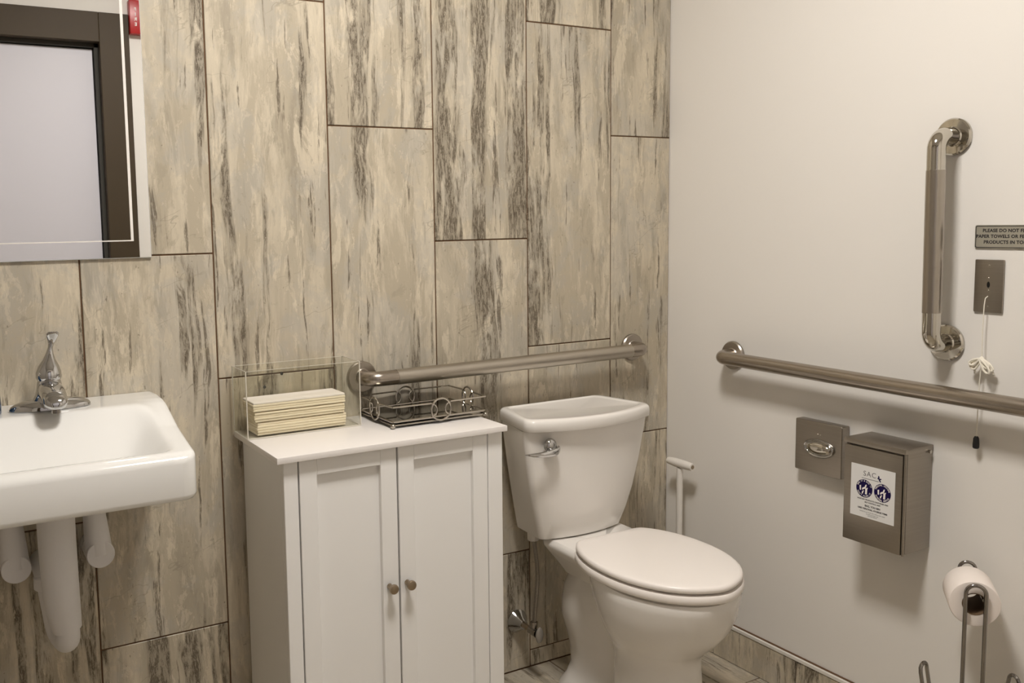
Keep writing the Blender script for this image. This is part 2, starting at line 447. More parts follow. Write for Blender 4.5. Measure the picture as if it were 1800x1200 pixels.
# floor of streaked tiles
floor = structure(add('floor', MB().ext(*box(XL - .1, .1, YF - .2, .1, -0.1, -0.0022)).mesh('floor'), 'grout'), 'floor of streaked beige stone-look tiles')
FX = 0.297; FY = 0.594
xs = [0.0, -0.160]
while xs[-1] > XL: xs.append(max(XL, xs[-1] - FX))
for i in range(len(xs) - 1):
    y = -0.102 if i % 2 else -0.387
    ys = [0.0]
    while y > YF: ys.append(y); y -= FY
    ys.append(YF)
    for a, b in zip(ys, ys[1:]):
        wd, ln = xs[i] - xs[i + 1] - G, a - b - G
        if wd < 0.01 or ln < 0.01: continue
        add('floor_tile', tile_me(wd, ln), 'floor_tile', floor, ((xs[i] + xs[i + 1]) / 2, (a + b) / 2, 0.0), (-PI / 2, 0, 0))

# tiled baseboard with metal cap along the right wall
bb = structure(add('baseboard_right', MB().ext(*box(-0.006, 0.0, YF, -0.001, 0.0, 0.1155)).mesh('baseboard_right'), 'grout'), 'low tiled baseboard with a pale metal cap strip')
y = -0.0
yj = [0.0, -0.213, -0.510, -0.807, -1.104, -1.401, -1.698, -1.995, YF]
for a, b in zip(yj, yj[1:]):
    add('tile', tile_me(a - b - 0.003, 0.101), 'tile', bb, (-0.0105, (a + b) / 2, 0.0515), (0, 0, -PI / 2))
add('trim_strip', mesh('trim_strip', *box(-0.0125, -0.0001, YF, -0.0015, 0.1036, 0.1135, 0.0010, 1)), 'trim', bb)

# door behind the camera (seen in the mirror)
door = thing('door_1', 'pale lilac flush door in a dark bronze metal frame, seen in the mirror', 'door', ((DX0 + DX1) / 2, YF, 0))
door['kind'] = 'structure'
dw = (DX1 - DX0) / 2
fr = MB()
FWD = 0.118
fr.ext(*box(-dw - FWD, -dw + 0.012, -0.11, 0.018, 0, DZ + FWD, 0.002, 1)).ext(*box(dw - 0.012, dw + FWD, -0.11, 0.018, 0, DZ + FWD, 0.002, 1)).ext(*box(-dw + 0.012, dw - 0.012, -0.11, 0.018, DZ - 0.012, DZ + FWD, 0.002, 1))
add('door_frame', fr.mesh('door_frame'), 'bronze', door)
st = MB()
st.ext(*box(-dw + 0.012, -dw + 0.03, -0.11, -0.03, 0, DZ - .012)).ext(*box(dw - 0.03, dw - 0.012, -0.11, -0.03, 0, DZ - .012)).ext(*box(-dw + .012, dw - .012, -0.11, -0.03, DZ - 0.03, DZ - 0.012))
add('door_stop', st.mesh('door_stop'), 'gap', door)  # stops coloured dark to paint in the rebate shadow round the leaf
add('door_leaf', mesh('door_leaf', *box(-dw + 0.034, dw - 0.034, -0.105, -0.055, 0.008, DZ - 0.034, 0.002, 1)), 'door', door)
kb = MB().ext(*lathe([(0.026, 0), (0.026, 0.006), (0.012, 0.010), (0.010, 0.04), (0.0001, 0.042)], 20, 'y', (-dw + .1, -0.055, 1.0))).ext(*tube([(-dw + .1, -0.018, 1.0), (-dw + .21, -0.018, 1.0)], 0.009, 10))
add('door_handle', kb.mesh('door_handle'), 'satin', door)

# ceiling light
cl = thing('ceiling_light', 'square white recessed ceiling light above the room', 'light', LIGHT_POS)
lx, ly = LIGHT_SIZE[0] / 2, LIGHT_SIZE[1] / 2
fr = MB()
for a in (box(-lx - .03, lx + .03, -ly - .03, -ly, -0.014, -0.0005), box(-lx - .03, lx + .03, ly, ly + .03, -0.014, -0.0005), box(-lx - .03, -lx, -ly, ly, -0.014, -0.0005), box(lx, lx + .03, -ly, ly, -0.014, -0.0005)): fr.ext(*a)
add('frame', fr.mesh('frame'), 'frame_white', cl)
add('diffuser', mesh('diffuser', *box(-lx, lx, -ly, ly, -0.009, -0.001)), 'light', cl)

# ------------------------------------------------------------------ toilet
tl = thing('toilet', 'white two-piece toilet with closed lid beside the white cabinet', 'toilet', (-0.452, 0, 0))
def egg(yb, yf, hw, z, n=48, ey=1.0, ex=1.0, dx=0.0, skew=0.0):
    """closed outline; skew>0 moves the widest point forward"""
    out = []
    yc, hl = (yb + yf) / 2, (yb - yf) / 2
    for k in range(n):
        t = 2 * PI * k / n; c, s = math.cos(t), math.sin(t)
        c2 = math.copysign(abs(c) ** ey, c); s2 = math.copysign(abs(s) ** ex, s)
        out.append(Vector((dx + hw * s2 * (1 + skew * c2), yc + hl * c2, z)))
    return out
# bowl + pedestal, one continuous loft
bowl = [egg(-.33, -.585, .110, 0.0, ex=.7), egg(-.33, -.585, .110, 0.012, ex=.7), egg(-.335, -.574, .103, 0.03, ex=.75), egg(-.34, -.568, .099, 0.09, ex=.8),
        egg(-.34, -.566, .098, 0.16, ex=.85), egg(-.338, -.564, .098, 0.20, ex=.9), egg(-.332, -.568, .101, 0.228), egg(-.32, -.586, .113, 0.252), egg(-.305, -.617, .132, 0.283), egg(-.29, -.645, .148, 0.318),
        egg(-.278, -.662, .159, 0.355), egg(-.27, -.670, .164, 0.390), egg(-.268, -.673, .166, 0.408), egg(-.272, -.669, .162, 0.418), egg(-.29, -.65, .145, 0.420)]
add('bowl', mesh('bowl', *loft(bowl), 50), 'porcelain', tl)
rear = [egg(-.115, -.40, .104, 0.0, ex=.6), egg(-.115, -.40, .104, 0.020, ex=.6), egg(-.125, -.38, .082, 0.042, ex=.7), egg(-.128, -.365, .062, 0.075, ex=.8), egg(-.118, -.355, .060, 0.12, ex=.9),
        egg(-.108, -.35, .073, 0.17, ex=.95), egg(-.102, -.35, .089, 0.22, ex=.95), egg(-.104, -.36, .090, 0.26, ex=.95), egg(-.112, -.38, .086, 0.30, ex=.9), egg(-.128, -.42, .079, 0.335, ex=.85), egg(-.14, -.45, .074, 0.37, ex=.8), egg(-.15, -.45, .072, 0.41, ex=.8)]
add('trapway', mesh('trapway', *loft(rear), 60), 'porcelain', tl)
def rrect(x0, x1, y0, y1, r, z, n=6, bow=0.0, wb_=0.0):
    """rounded rectangle, front (y0) bowed by `bow`; wb_ narrows the back edge on both sides"""
    out = []
    for cx_, cy_, a0 in ((x1 - r, y1 - r, 0), (x0 + r, y1 - r, 90), (x0 + r, y0 + r, 180), (x1 - r, y0 + r, 270)):
        for k in range(n + 1):
            a = math.radians(a0 + 90 * k / n); out.append([cx_ + r * math.cos(a), cy_ + r * math.sin(a)])
        if a0 == 180:
            xa, xb_ = x0 + r, x1 - r
            for k in range(1, 12): out.append([xa + (xb_ - xa) * k / 12, y0])
    hwid = (x1 - x0) / 2; xm = (x0 + x1) / 2
    res = []
    for px, py in out:
        f = max(0, min(1, (py - y0) / (y1 - y0)))
        nx = xm + (px - xm) * (1 - wb_ * f / hwid)
        u = (px - xm) / hwid
        ny = py - bow * (1 - u * u) * (1 - f)
        res.append(Vector((nx, ny, z)))
    return res
deck = [rrect(-.075, .075, -.33, -.15, .03, .345), rrect(-.095, .095, -.34, -.138, .035, .375), rrect(-.118, .118, -.34, -.130, .035, .405), rrect(-.130, .130, -.33, -.126, .03, .424), rrect(-.130, .130, -.325, -.125, .03, .434), rrect(-.122, .122, -.315, -.13, .03, .4445)]
add('deck', mesh('deck', *loft(deck), 50), 'porcelain', tl)
# tank
TX = -0.020
tk = []
for z, hw, yb, yf, wb_, bow, r in ((.446, .128, -.05, -.165, .006, .022, .012), (.450, .138, -.042, -.172, .008, .024, .013), (.50, .155, -.038, -.182, .018, .030, .014), (.56, .172, -.036, -.190, .026, .034, .015), (.64, .190, -.034, -.196, .032, .038, .016), (.72, .204, -.033, -.200, .036, .040, .016), (.757, .209, -.033, -.202, .038, .040, .016)):
    tk.append(rrect(TX - hw, TX + hw, yf, yb, r, z, bow=bow, wb_=wb_))
add('tank', mesh('tank', *loft(tk), 50), 'porcelain', tl)
ld = []
def lidr(e, z): return rrect(TX - .208 - e, TX + .208 + e, -.212 - e, -.028 + e * .6, .020, z, bow=.052, wb_=.036)
for e, z in ((-.006, .7575), (.002, .758), (.004, .760), (.0035, .780), (.002, .7855), (-.001, .7888), (-.005, .7903), (-.014, .7905), (-.0165, .7898), (-.020, .7875), (-.023, .7868)):
    ld.append(lidr(e, z))
add('tank_lid', mesh('tank_lid', *loft(ld), 60), 'porcelain', tl)
# seat and cover
prof = [(-.262, .0), (-.262, .06), (-.2625, .092), (-.266, .105), (-.275, .116), (-.30, .134), (-.34, .152), (-.39, .164), (-.44, .1675), (-.49, .165), (-.54, .154), (-.585, .135), (-.622, .109), (-.65, .077), (-.667, .043), (-.675, .018), (-.677, 0)]
def outl(off, z, yo=0.0):
    pts = [Vector((-h, y, 0)) for y, h in prof] + [Vector((h, y, 0)) for y, h in prof[1:-1]][::-1]
    n = len(pts); c = Vector((0, -.46, 0)); out = []
    for i in range(n):
        t = (pts[(i + 1) % n] - pts[i - 1]).normalized(); nr = Vector((t.y, -t.x, 0))
        if nr.dot(pts[i] - c) < 0: nr = -nr
        q = pts[i] + nr * off; out.append(Vector((q.x, q.y + yo, z)))
    return out
def smooth_ring(r, it=1):
    for _ in range(it):
        o = []
        n = len(r)
        for i in range(n):
            a, b = r[i], r[(i + 1) % n]; o += [a * .75 + b * .25, a * .25 + b * .75]
        r = o
    return r
sr = lambda off, z: smooth_ring(outl(off, z))
add('seat', mesh('seat', *loft([sr(-.004, .4245), sr(.003, .425), sr(.006, .4285), sr(.006, .4405), sr(.003, .4445), sr(-.006, .445)]), 50), 'seat_plastic', tl)
add('seat_cover', mesh('seat_cover', *loft([sr(-.006, .4505), sr(.000, .4508), sr(.003, .454), sr(.0025, .461), sr(-.001, .465), sr(-.007, .4665)] + [[Vector((v.x * k, -.46 + (v.y + .46) * k, .4665 + .0030 * (1 - k * k))) for v in sr(-.007, 0)] for k in (.9, .75, .55, .3)]), 50), 'seat_plastic', tl)
for s in (-1, 1):
    add('seat_hinge', mesh('seat_hinge', *tube([(s * .075 - .022, -.274, .4475), (s * .075 + .022, -.274, .4475)], .0095, 14)), 'seat_plastic', tl)
    add('seat_bumper', mesh('seat_bumper', *lathe([(.009, .416), (.009, .428)], 14, 'z', (s * .10, -.58, 0))), 'white_plastic', tl)
for s in (-1, 1):
    add('bolt_cap', mesh('bolt_cap', *sph(.014, (s * .098, -.30, .014), sz=.9, n=8)), 'porcelain', tl)
# flush lever
yl = -.232
lev = add('flush_lever', mesh('flush_lever', *loft([[Vector((x, yl - .012 + dy + a * .0 + wy * math.cos(t), z + wz * math.sin(t))) for t in [2 * PI * k / 14 for k in range(14)]] for x, dy, z, wy, wz, a in
    ((-.150, .0, .712, .007, .010, 0), (-.160, -.004, .7080, .009, .011, 0), (-.178, -.006, .7060, .009, .010, 0), (-.205, -.006, .7055, .008, .0075, 0), (-.232, -.002, .707, .006, .0048, 0), (-.252, .004, .7095, .0015, .0012, 0))]), 60), 'chrome', tl)
add('lever_ball', mesh('lever_ball', *sph(.0190, (-.170, yl - .002, .7225), sy=.75, n=12)), 'chrome', lev)

# ------------------------------------------------------------------ toilet water supply
sp = thing('water_supply_valve', 'chrome stop valve with braided supply hose between cabinet and toilet', 'valve', (-0.572, 0, 0.150))
add('escutcheon', mesh('escutcheon', *lathe([(.034, -.0005), (.034, -.004), (.031, -.008), (.022, -.020), (.015, -.032), (.0125, -.036), (.010, -.036)], 28, 'y')), 'chrome', sp)
add('stub_pipe', mesh('stub_pipe', *tube([(0, -.030, 0), (0, -.072, 0)], .008, 14)), 'knob', sp)
add('valve_body', mesh('valve_body', *MB().ext(*tube([(0, -.066, 0), (0, -.100, 0)], .0115, 12)).ext(*tube([(0, -.086, 0), (0, -.086, .026)], .0085, 12)).ext(*tube([(0, -.086, .014), (0, -.086, .030)], .0105, 6)).__dict__.values()), 'dark_wire', sp)
add('valve_handle', mesh('valve_handle', *sph(.020, (.0, -.112, 0), sx=.65, sy=.34, sz=1.15, n=10)), 'clear_handle', sp)
hp = []
for t in [i / 24 for i in range(25)]:
    z = .028 + (.262) * t
    hp.append((.006 * math.sin(2 * PI * t - 1.2) * t + .012 * t, -.086 + .010 * t - .010 * math.sin(PI * t), z))
add('supply_hose', mesh('supply_hose', *tube(hp, .0058, 10)), 'hose', sp)
add('coupling_nut', mesh('coupling_nut', *lathe([(.013, .262), (.0165, .264), (.0165, .286), (.013, .296)], 10, 'z', (.006, -.076, 0)), 20), 'white_plastic', sp)

# ------------------------------------------------------------------ cabinet
cb = thing('storage_cabinet', 'white two-door storage cabinet with brushed knobs between sink and toilet', 'cabinet', (-1.0885, 0, 0))
X0, X1 = -.2785, .2785; CY = -.296; CZ = .798
bd = MB()
bd.ext(*box(X0, X0 + .016, CY + .0182, -.012, .0, CZ, .001, 1)).ext(*box(X1 - .016, X1, CY + .0182, -.012, .0, CZ, .001, 1)).ext(*box(X0 + .016, X1 - .016, -.018, -.012, .07, CZ)).ext(*box(X0 + .016, X1 - .016, CY + .02, -.018, .07, .086))
add('carcass', bd.mesh('carcass'), 'cab_white', cb)
for a, b in ((X0, X0 + .0325), (X1 - .0405, X1)):
    add('stile', mesh('stile', *box(a, b, CY, CY + .018, .0, CZ, .0012, 1)), 'cab_white', cb)
add('bottom_rail', mesh('bottom_rail', *box(X0 + .0325, X1 - .0405, CY + .002, CY + .018, .07, .105, .0012, 1)), 'cab_white', cb)
add('inner_panel', mesh('inner_panel', *box(X0 + .03, X1 - .038, CY + .020, CY + .022, .08, CZ)), 'gap', cb)  # added dark sheet, paints the shade seen through the door gaps
add('cabinet_top', mesh('cabinet_top', *box(-.297, .284, -.312, -.004, CZ, .812, .0018, 2)), 'cab_top', cb)
def door_cab(a, b, knob_x):
    z0, z1 = .108, CZ - .003
    m_ = MB(); fy0, fy1 = CY - .001, CY + .017; r = .0405; tr = .036
    m_.ext(*box(a, a + r, fy0, fy1, z0, z1, .0012, 1)).ext(*box(b - r, b, fy0, fy1, z0, z1, .0012, 1))
    m_.ext(*box(a + r, b - r, fy0, fy1, z1 - tr, z1, .0012, 1)).ext(*box(a + r, b - r, fy0, fy1, z0, z0 + tr, .0012, 1))
    d = add('door', m_.mesh('door'), 'cab_white', cb)
    add('door_panel', mesh('door_panel', *box(a + r - .003, b - r + .003, fy0 + .0115, fy1 - .001, z0 + tr - .003, z1 - tr + .003)), 'cab_white', d)
    add('knob', mesh('knob', *lathe([(.0065, fy0 + .0005), (.0060, fy0 - .006), (.0052, fy0 - .012), (.0085, fy0 - .016), (.0112, fy0 - .020), (.0116, fy0 - .024), (.0105, fy0 - .027), (.006, fy0 - .0285)], 22, 'y', (knob_x, 0, .473))), 'knob', d)
door_cab(-.2430, -.0088, -.0335)
door_cab(-.0045, .2352, .012)

# ------------------------------------------------------------------ acrylic bin with paper towels
ab = thing('acrylic_bin', 'clear acrylic open-top bin holding paper towels on the white cabinet', 'bin', (-1.245, -.066, .8125))
ax, ay, ah, at = .1415, .052, .158, .003
add('front_pane', mesh('front_pane', *box(-ax, ax, -ay, -ay + at, 0, ah, .0004, 1)), 'acrylic', ab)
add('back_pane', mesh('back_pane', *box(-ax, ax, ay - at, ay, 0, ah, .0004, 1)), 'acrylic', ab)
for s in (-1, 1):
    a, b = sorted((s * ax, s * (ax - at)))
    add('side_pane', mesh('side_pane', *box(a, b, -ay + at + .0003, ay - at - .0003, 0, ah, .0004, 1)), 'acrylic', ab)
add('base_pane', mesh('base_pane', *box(-ax + at + .0003, ax - at - .0003, -ay + at + .0003, ay - at - .0003, 0, at, .0004, 1)), 'acrylic', ab)
for s in (-1, 1):
    for t in (-1, 1):
        add('pane_edge', mesh('pane_edge', *box(s * ax - .0012, s * ax + .0012, t * ay - .0012, t * ay + .0012, 0, ah)), 'acrylic_edge', ab)
    add('pane_edge', mesh('pane_edge', *box(-ax, ax, s * ay - .0010, s * ay + .0010, ah - .0004, ah + .0006)), 'acrylic_edge', ab)
    add('pane_edge', mesh('pane_edge', *box(s * ax - .0010, s * ax + .0010, -ay, ay, ah - .0004, ah + .0006)), 'acrylic_edge', ab)
add('pane_edge', mesh('pane_edge', *box(-ax, ax, -ay - .0010, -ay + .0010, 0, .0030)), 'acrylic_edge', ab)
lab = ('thickest cream paper towel bundle at the bottom of the acrylic bin', 'middle cream paper towel bundle in the acrylic bin', 'topmost paper towel bundle in the acrylic bin, pale upper face showing')
zz = .8125 + .0045
for bi, (n, th, x0, x1, yo) in enumerate(((5, .0060, -1.360, -1.138, .001), (4, .0056, -1.367, -1.141, -.002), (4, .0056, -1.370, -1.140, -.003))):
    r_ = thing('paper_towel_bundle', lab[bi], 'paper towels', ((x0 + x1) / 2, -.069 + yo, zz), 0, 'paper towel bundles in the acrylic bin')
    hwx = (x1 - x0) / 2
    for k in range(n):
        j = lambda a=.0012: random.uniform(-a, a)
        V, F = box(-hwx + j(), hwx + j(), -.041 + j(), .041 + j(.001), k * th, (k + .97) * th, .0018, 2)
        # bundles sag a touch in the middle and are curled at the open ends
        sag = (.0035 if bi == 2 else .0012)
        V = [Vector((v.x, v.y, v.z - sag * (1 - (v.x / hwx) ** 4) * (k / n) * (0.4 + .6 * (1 - (v.y / .041) ** 2)))) for v in V]
        add('folded_towel', mesh('folded_towel', V, F, 60), 'towel_top' if (bi == 2 and k == n - 1) else 'towel', r_)
    zz += n * th + .0022

# ------------------------------------------------------------------ wire tray
tr = thing('wire_tray', 'low nickel wire tray with ring handles and dark glass base on cabinet', 'tray', (-.925, -.105, .812))
hx, hy = .130, .092
zb_, zr_ = .0165, .052
add('glass_base', mesh('glass_base', *box(-hx + .004, hx - .004, -hy + .004, hy - .004, zb_ - .002, zb_ + .001, .0005, 1)), 'smoke_glass', tr)
def rect_wire(z, r, inset=0): 
    a, b = hx - inset, hy - inset
    return tube(bend([(-a, 0, z), (-a, -b, z), (a, -b, z), (a, b, z), (-a, b, z), (-a, 0.002, z)], .006, 4), r, 8)
add('base_frame', mesh('base_frame', *MB().ext(*rect_wire(zb_, .0028)).ext(*rect_wire(.0075, .0022, .002)).__dict__.values()), 'wire', tr)
for sx in (-1, 1):
    for sy in (-1, 1):
        add('ball_foot', mesh('ball_foot', *sph(.0062, (sx * hx, sy * hy, .0062), n=8)), 'wire', tr)
rb, rs = .0270, .0150
def ring_pts(c, u, v, r, a0=0, a1=360, n=40):
    c, u, v = Vector(c), Vector(u), Vector(v)
    return [c + (u * math.cos(math.radians(a0 + (a1 - a0) * k / n)) + v * math.sin(math.radians(a0 + (a1 - a0) * k / n))) * r for k in range(n + 1)]
zc = .0350
for nm, c, u, half in (('front', (0, -hy - .0045, zc), (1, 0, 0), hx), ('back', (0, hy + .0045, zc), (1, 0, 0), hx), ('left', (-hx - .0045, 0, zc), (0, 1, 0), hy), ('right', (hx + .0045, 0, zc), (0, 1, 0), hy)):
    c = Vector(c); u = Vector(u); vz = Vector((0, 0, 1))
    g = add('ring_handle', mesh('ring_handle', *tube(ring_pts(c, u, vz, rb)[:-1], .0025, 8, closed=True)), 'wire', tr)
    for s in (-1, 1):
        # the rim rod ends in an open curl that crosses the ring
        cc = c + u * s * rb * .98 + vz * 0.0
        add('curl', mesh('curl', *tube(ring_pts(cc, u * -s, vz, rs, -88, 88, 20), .0020, 8)), 'wire', g)
        a = c + u * s * (rb * .98); b = c + u * s * half
        a = Vector((a.x, a.y, zr_)); b = Vector((max(-hx, min(hx, b.x)), max(-hy, min(hy, b.y)), zr_))
        add('rim_rod', mesh('rim_rod', *tube([a, b], .0022, 8)), 'wire', g)

# ------------------------------------------------------------------ grab bars
def flange(mb, at, axis, d, r=.0405, th=.0095):
    """round wall plate growing from the wall along -axis"""
    mb.ext(*lathe([(.0001, -.0004), (r, -.0004), (r, -th * .65), (r - .003, -th), (.022, -th - .0006), (.0195, -th - .003)], 40, axis, at, cap=False))
def grab_bar(name, label, pts, axis, ends, grip, mt, mg, mf, rad=.019, org=(0, 0, 0)):
    g = thing(name, label, 'grab bar', org)
    O = Vector(org)
    P = [Vector(p) - O for p in pts]
    add('tube', mesh('tube', *tube(bend(P, .045, 12), rad, 28), 60), mt, g)
    for e in ends:
        mb = MB(); flange(mb, Vector(e) - O, axis, 1)
        add('wall_flange', mb.mesh('wall_flange', 22), mf, g)
    if grip:
        add('grip_sleeve', mesh('grip_sleeve', *tube([Vector(grip[0]) - O, Vector(grip[1]) - O], rad + .0007, 28)), mg, g)
    return g
BZ = .911; BD = -.060
grab_bar('grab_bar', 'satin steel horizontal grab bar on the tiled wall behind the toilet', [(-1.046, -.002, BZ), (-1.046, BD, BZ), (-.148, BD, BZ + .004), (-.148, -.002, BZ + .004)], 'y',
         [(-1.046, 0, BZ), (-.148, 0, BZ + .004)], [(-.975, BD, BZ + .0003), (-.205, BD, BZ + .0037)], 'satin_bar', 'peened', 'satin', org=(-.6, 0, BZ))
grab_bar('grab_bar', 'long satin steel horizontal grab bar on the white wall above the steel boxes', [(-.002, -.266, .909), (BD, -.266, .909), (BD, -1.333, .902), (-.002, -1.333, .902)], 'x',
         [(0, -.266, .909), (0, -1.333, .902)], None, 'satin_bar', 'satin', 'satin', org=(0, -.8, .905))
grab_bar('grab_bar', 'short vertical grab bar with polished bent ends high on the white wall', [(-.002, -.888, 1.469), (BD - .004, -.888, 1.469), (BD - .004, -.892, 1.012), (-.002, -.890, 1.012)], 'x',
         [(0, -.888, 1.469), (0, -.890, 1.012)], [(BD - .004, -.8887, 1.395), (BD - .004, -.8913, 1.083)], 'polished', 'satin', 'polished', org=(0, -.89, 1.24))

# ------------------------------------------------------------------ sink
SX = -1.800
sk = thing('wall_sink', 'white wall-hung ceramic sink with a raised back ledge under the mirror', 'sink', (SX, 0, .77))
hw = .2345; SD = .372; Z0 = .77
Redge = [(-.372, .855), (-.354, .864), (-.283, .877), (-.218, .890), (-.163, .908), (-.117, .9225), (-.09, .927), (-.05, .9285), (0, .9285)]
Rmid = [(-.372, .855), (-.354, .864), (-.335, .866), (-.283, .876), (-.2, .902), (-.16, .920), (-.14, .9265), (-.12, .9275), (0, .9285)]
NU, NV = 72, 60
def xlim(y):
    r = .030; d = (y + SD)
    if d < r: return hw - (r - math.sqrt(max(0, r * r - (r - d) ** 2)))
    return hw - (.003 * sstep(-.05, 0, y))
def sink_z(x, y):
    w_ = sstep(.215, .165, abs(x))
    R = interp(y, Redge) * (1 - w_) + interp(y, Rmid) * w_
    yb, yf = -.138 + .012 * (abs(x) / .2) ** 2, -.339
    ds_ = ((yb - y) / .185, (y - yf) / .045, (.197 - abs(x)) / .120, 1.0)
    kk = 8.0
    t_ = -math.log(sum(math.exp(-kk * d_) for d_ in ds_)) / kk + .04
    e_ = .16
    t_ = max(0.0, t_)
    t_ = t_ * t_ / (2 * e_) if t_ < e_ else t_ - e_ / 2
    dep = .112 * t_
    z = R - dep
    d = min(xlim(y) - abs(x), y + SD); r = .011
    if d < r: z -= r - math.sqrt(max(0, r * r - (r - d) ** 2))
    return z
V = []; F = []
vs = [0, .004, .009, .016] + [.016 + (1 - .016 - .03) * i / (NV - 8) for i in range(1, NV - 8)] + [.97, .978, .986, .992, .9965, 1.0]
us = [-1, -.997, -.99, -.98, -.965] + [-.965 + 1.93 * i / (NU - 10) for i in range(1, NU - 10)] + [.965, .98, .99, .997, 1]
for v in vs:
    y = -SD * v; xl_ = max(.001, xlim(y))
    for u in us:
        x = u * xl_; V.append((x, y - .0015, sink_z(x, y) - Z0))
nu = len(us); nv = len(vs)
for i in range(nv - 1):
    for j in range(nu - 1): F.append((i * nu + j, i * nu + j + 1, (i + 1) * nu + j + 1, (i + 1) * nu + j))
# skirt and underside
bnd = [j for j in range(nu)] + [i * nu + nu - 1 for i in range(1, nv)] + [(nv - 1) * nu + j for j in range(nu - 2, -1, -1)] + [i * nu for i in range(nv - 2, 0, -1)]
prev = bnd
for dz, ins in ((.012, 0), (.006, .0015), (.001, .005), (-.001, .012), (-.002, .03), (-.020, .11)):
    cur = []
    for b in bnd:
        x, y, z = V[b]; c = Vector((0, -.19, 0)); d = (c - Vector((x, y, 0))); 
        q = Vector((x, y, 0)) + Vector((d.x / .2345 * ins, d.y / .19 * ins if y < -.01 else 0, 0))
        zb2 = dz + (.0 if y < -.3 else .0)
        V.append((q.x, q.y, zb2)); cur.append(len(V) - 1)
    m_ = len(bnd)
    for k in range(m_): F.append((prev[k], prev[(k + 1) % m_], cur[(k + 1) % m_], cur[k]))
    prev = cur
V.append((0, -.19, -.03)); ci = len(V) - 1
for k in range(len(prev)): F.append((prev[k], prev[(k + 1) % len(prev)], ci))
add('basin', mesh('basin', V, F, 75), 'sink_china', sk)
add('drain', mesh('drain', *lathe([(.0001, .002), (.014, .0012), (.019, .0025), (.022, .0)], 24, 'z', (0, -.245, sink_z(0, -.245) - Z0 + .0008), cap=False)), 'chrome', sk)

# ------------------------------------------------------------------ faucet
fa = thing('sink_faucet', 'chrome single-lever faucet on the sink ledge', 'faucet', (SX + .002, -.083, .9285))
add('base_plate', mesh('base_plate', *loft([[Vector((a * math.cos(2 * PI * k / 48), b * math.sin(2 * PI * k / 48), z)) for k in range(48)] for a, b, z in ((.080, .031, 0), (.0800, .031, .004), (.077, .0295, .009), (.068, .026, .0145), (.052, .022, .019), (.02, .014, .021))]), 50), 'chrome', fa)
def oval(cx_, cy_, z, a, b, n=32, tilt=0):
    return [Vector((cx_ + a * math.cos(2 * PI * k / n), cy_ + b * math.sin(2 * PI * k / n), z + tilt * math.sin(2 * PI * k / n))) for k in range(n)]
add('body', mesh('body', *loft([oval(0, 0, .008, .039, .028), oval(0, 0, .018, .036, .028), oval(0, 0, .03, .029, .025), oval(0, 0, .045, .0255, .0235), oval(0, 0, .056, .0235, .0225), oval(0, 0, .060, .022, .021)]), 50), 'chrome', fa)
spo = []
for t, yy, zz_, a, b in ((0, .0, .036, .024, .022), (0, -.03, .040, .0245, .020), (0, -.06, .038, .0245, .0185), (0, -.085, .033, .024, .0165), (0, -.098, .029, .0228, .0145), (0, -.106, .026, .0200, .0120), (0, -.111, .024, .0150, .0085), (0, -.1135, .023, .0080, .0040)):
    spo.append([Vector((a * math.copysign(abs(math.cos(2 * PI * k / 32)) ** .8, math.cos(2 * PI * k / 32)), yy, zz_ + b * math.copysign(abs(math.sin(2 * PI * k / 32)) ** .8, math.sin(2 * PI * k / 32)))) for k in range(32)])
so = add('spout', mesh('spout', *loft(spo), 50), 'chrome', fa)
add('aerator', mesh('aerator', *lathe([(.0095, .006), (.0095, .018)], 18, 'z', (0, -.094, 0))), 'dark_wire', so)
add('lever_handle', mesh('lever_handle', *loft([oval(0, 0, .0605, .0235, .0220), oval(0, 0, .066, .0255, .0235), oval(.0, .0, .076, .0250, .0230), oval(.001, .002, .089, .0205, .0185), oval(.003, .004, .102, .0125, .0125), oval(.005, .006, .115, .0075, .0085), oval(.007, .007, .126, .0050, .0065), oval(.009, .006, .134, .0058, .0058), oval(.011, .004, .143, .0090, .0052), oval(.012, .001, .151, .0122, .0050), oval(.0125, -.002, .157, .0125, .0045), oval(.0128, -.004, .1605, .0085, .0030)]), 60), 'chrome', fa)

# soap bottle at the picture's left edge
so_ = thing('soap_bottle', 'blue liquid soap bottle with white cap left of the faucet', 'bottle', (-1.924, -.085, .9278))
add('bottle', mesh('bottle', *lathe([(.031, 0), (.033, .003), (.033, .02), (.031, .045), (.024, .060), (.014, .068), (.012, .072)], 32), 60), 'blue_soap', so_)
add('pump', mesh('pump', *MB().ext(*lathe([(.0125, .070), (.0125, .082), (.006, .084), (.006, .100), (.013, .101), (.013, .108)], 20)).ext(*tube([(0, 0, .104), (0, -.040, .101)], .005, 10)).__dict__.values()), 'white_plastic', so_)

# ------------------------------------------------------------------ plumbing below the sink
dp = thing('drain_trap', 'white-wrapped drain pipe and trap hanging below the sink', 'pipe', (SX, 0, .45))
px_ = -.008
add('tailpiece_wrap', mesh('tailpiece_wrap', *tube([(px_, -.150, .300), (px_, -.150, .20), (px_ + .002, -.150, .10), (px_ + .006, -.150, .05), (px_ + .010, -.150, .022)], [.0375, .037, .036, .033, .029], 24), 60), 'foam', dp)
add('trap_bend', mesh('trap_bend', *tube(bend([(px_ + .010, -.150, .035), (px_ + .011, -.150, -.012), (px_ - .002, -.085, -.008), (px_ - .014, -.070, .10), (px_ - .019, -.060, .128), (px_ - .020, -.002, .13)], .03, 8), .0240, 20), 60), 'foam', dp)
add('trap_nut', mesh('trap_nut', *lathe([(.026, .0), (.031, .004), (.031, .028), (.026, .034)], 20, 'z', (px_ - .012, -.066, .085))), 'foam', dp)
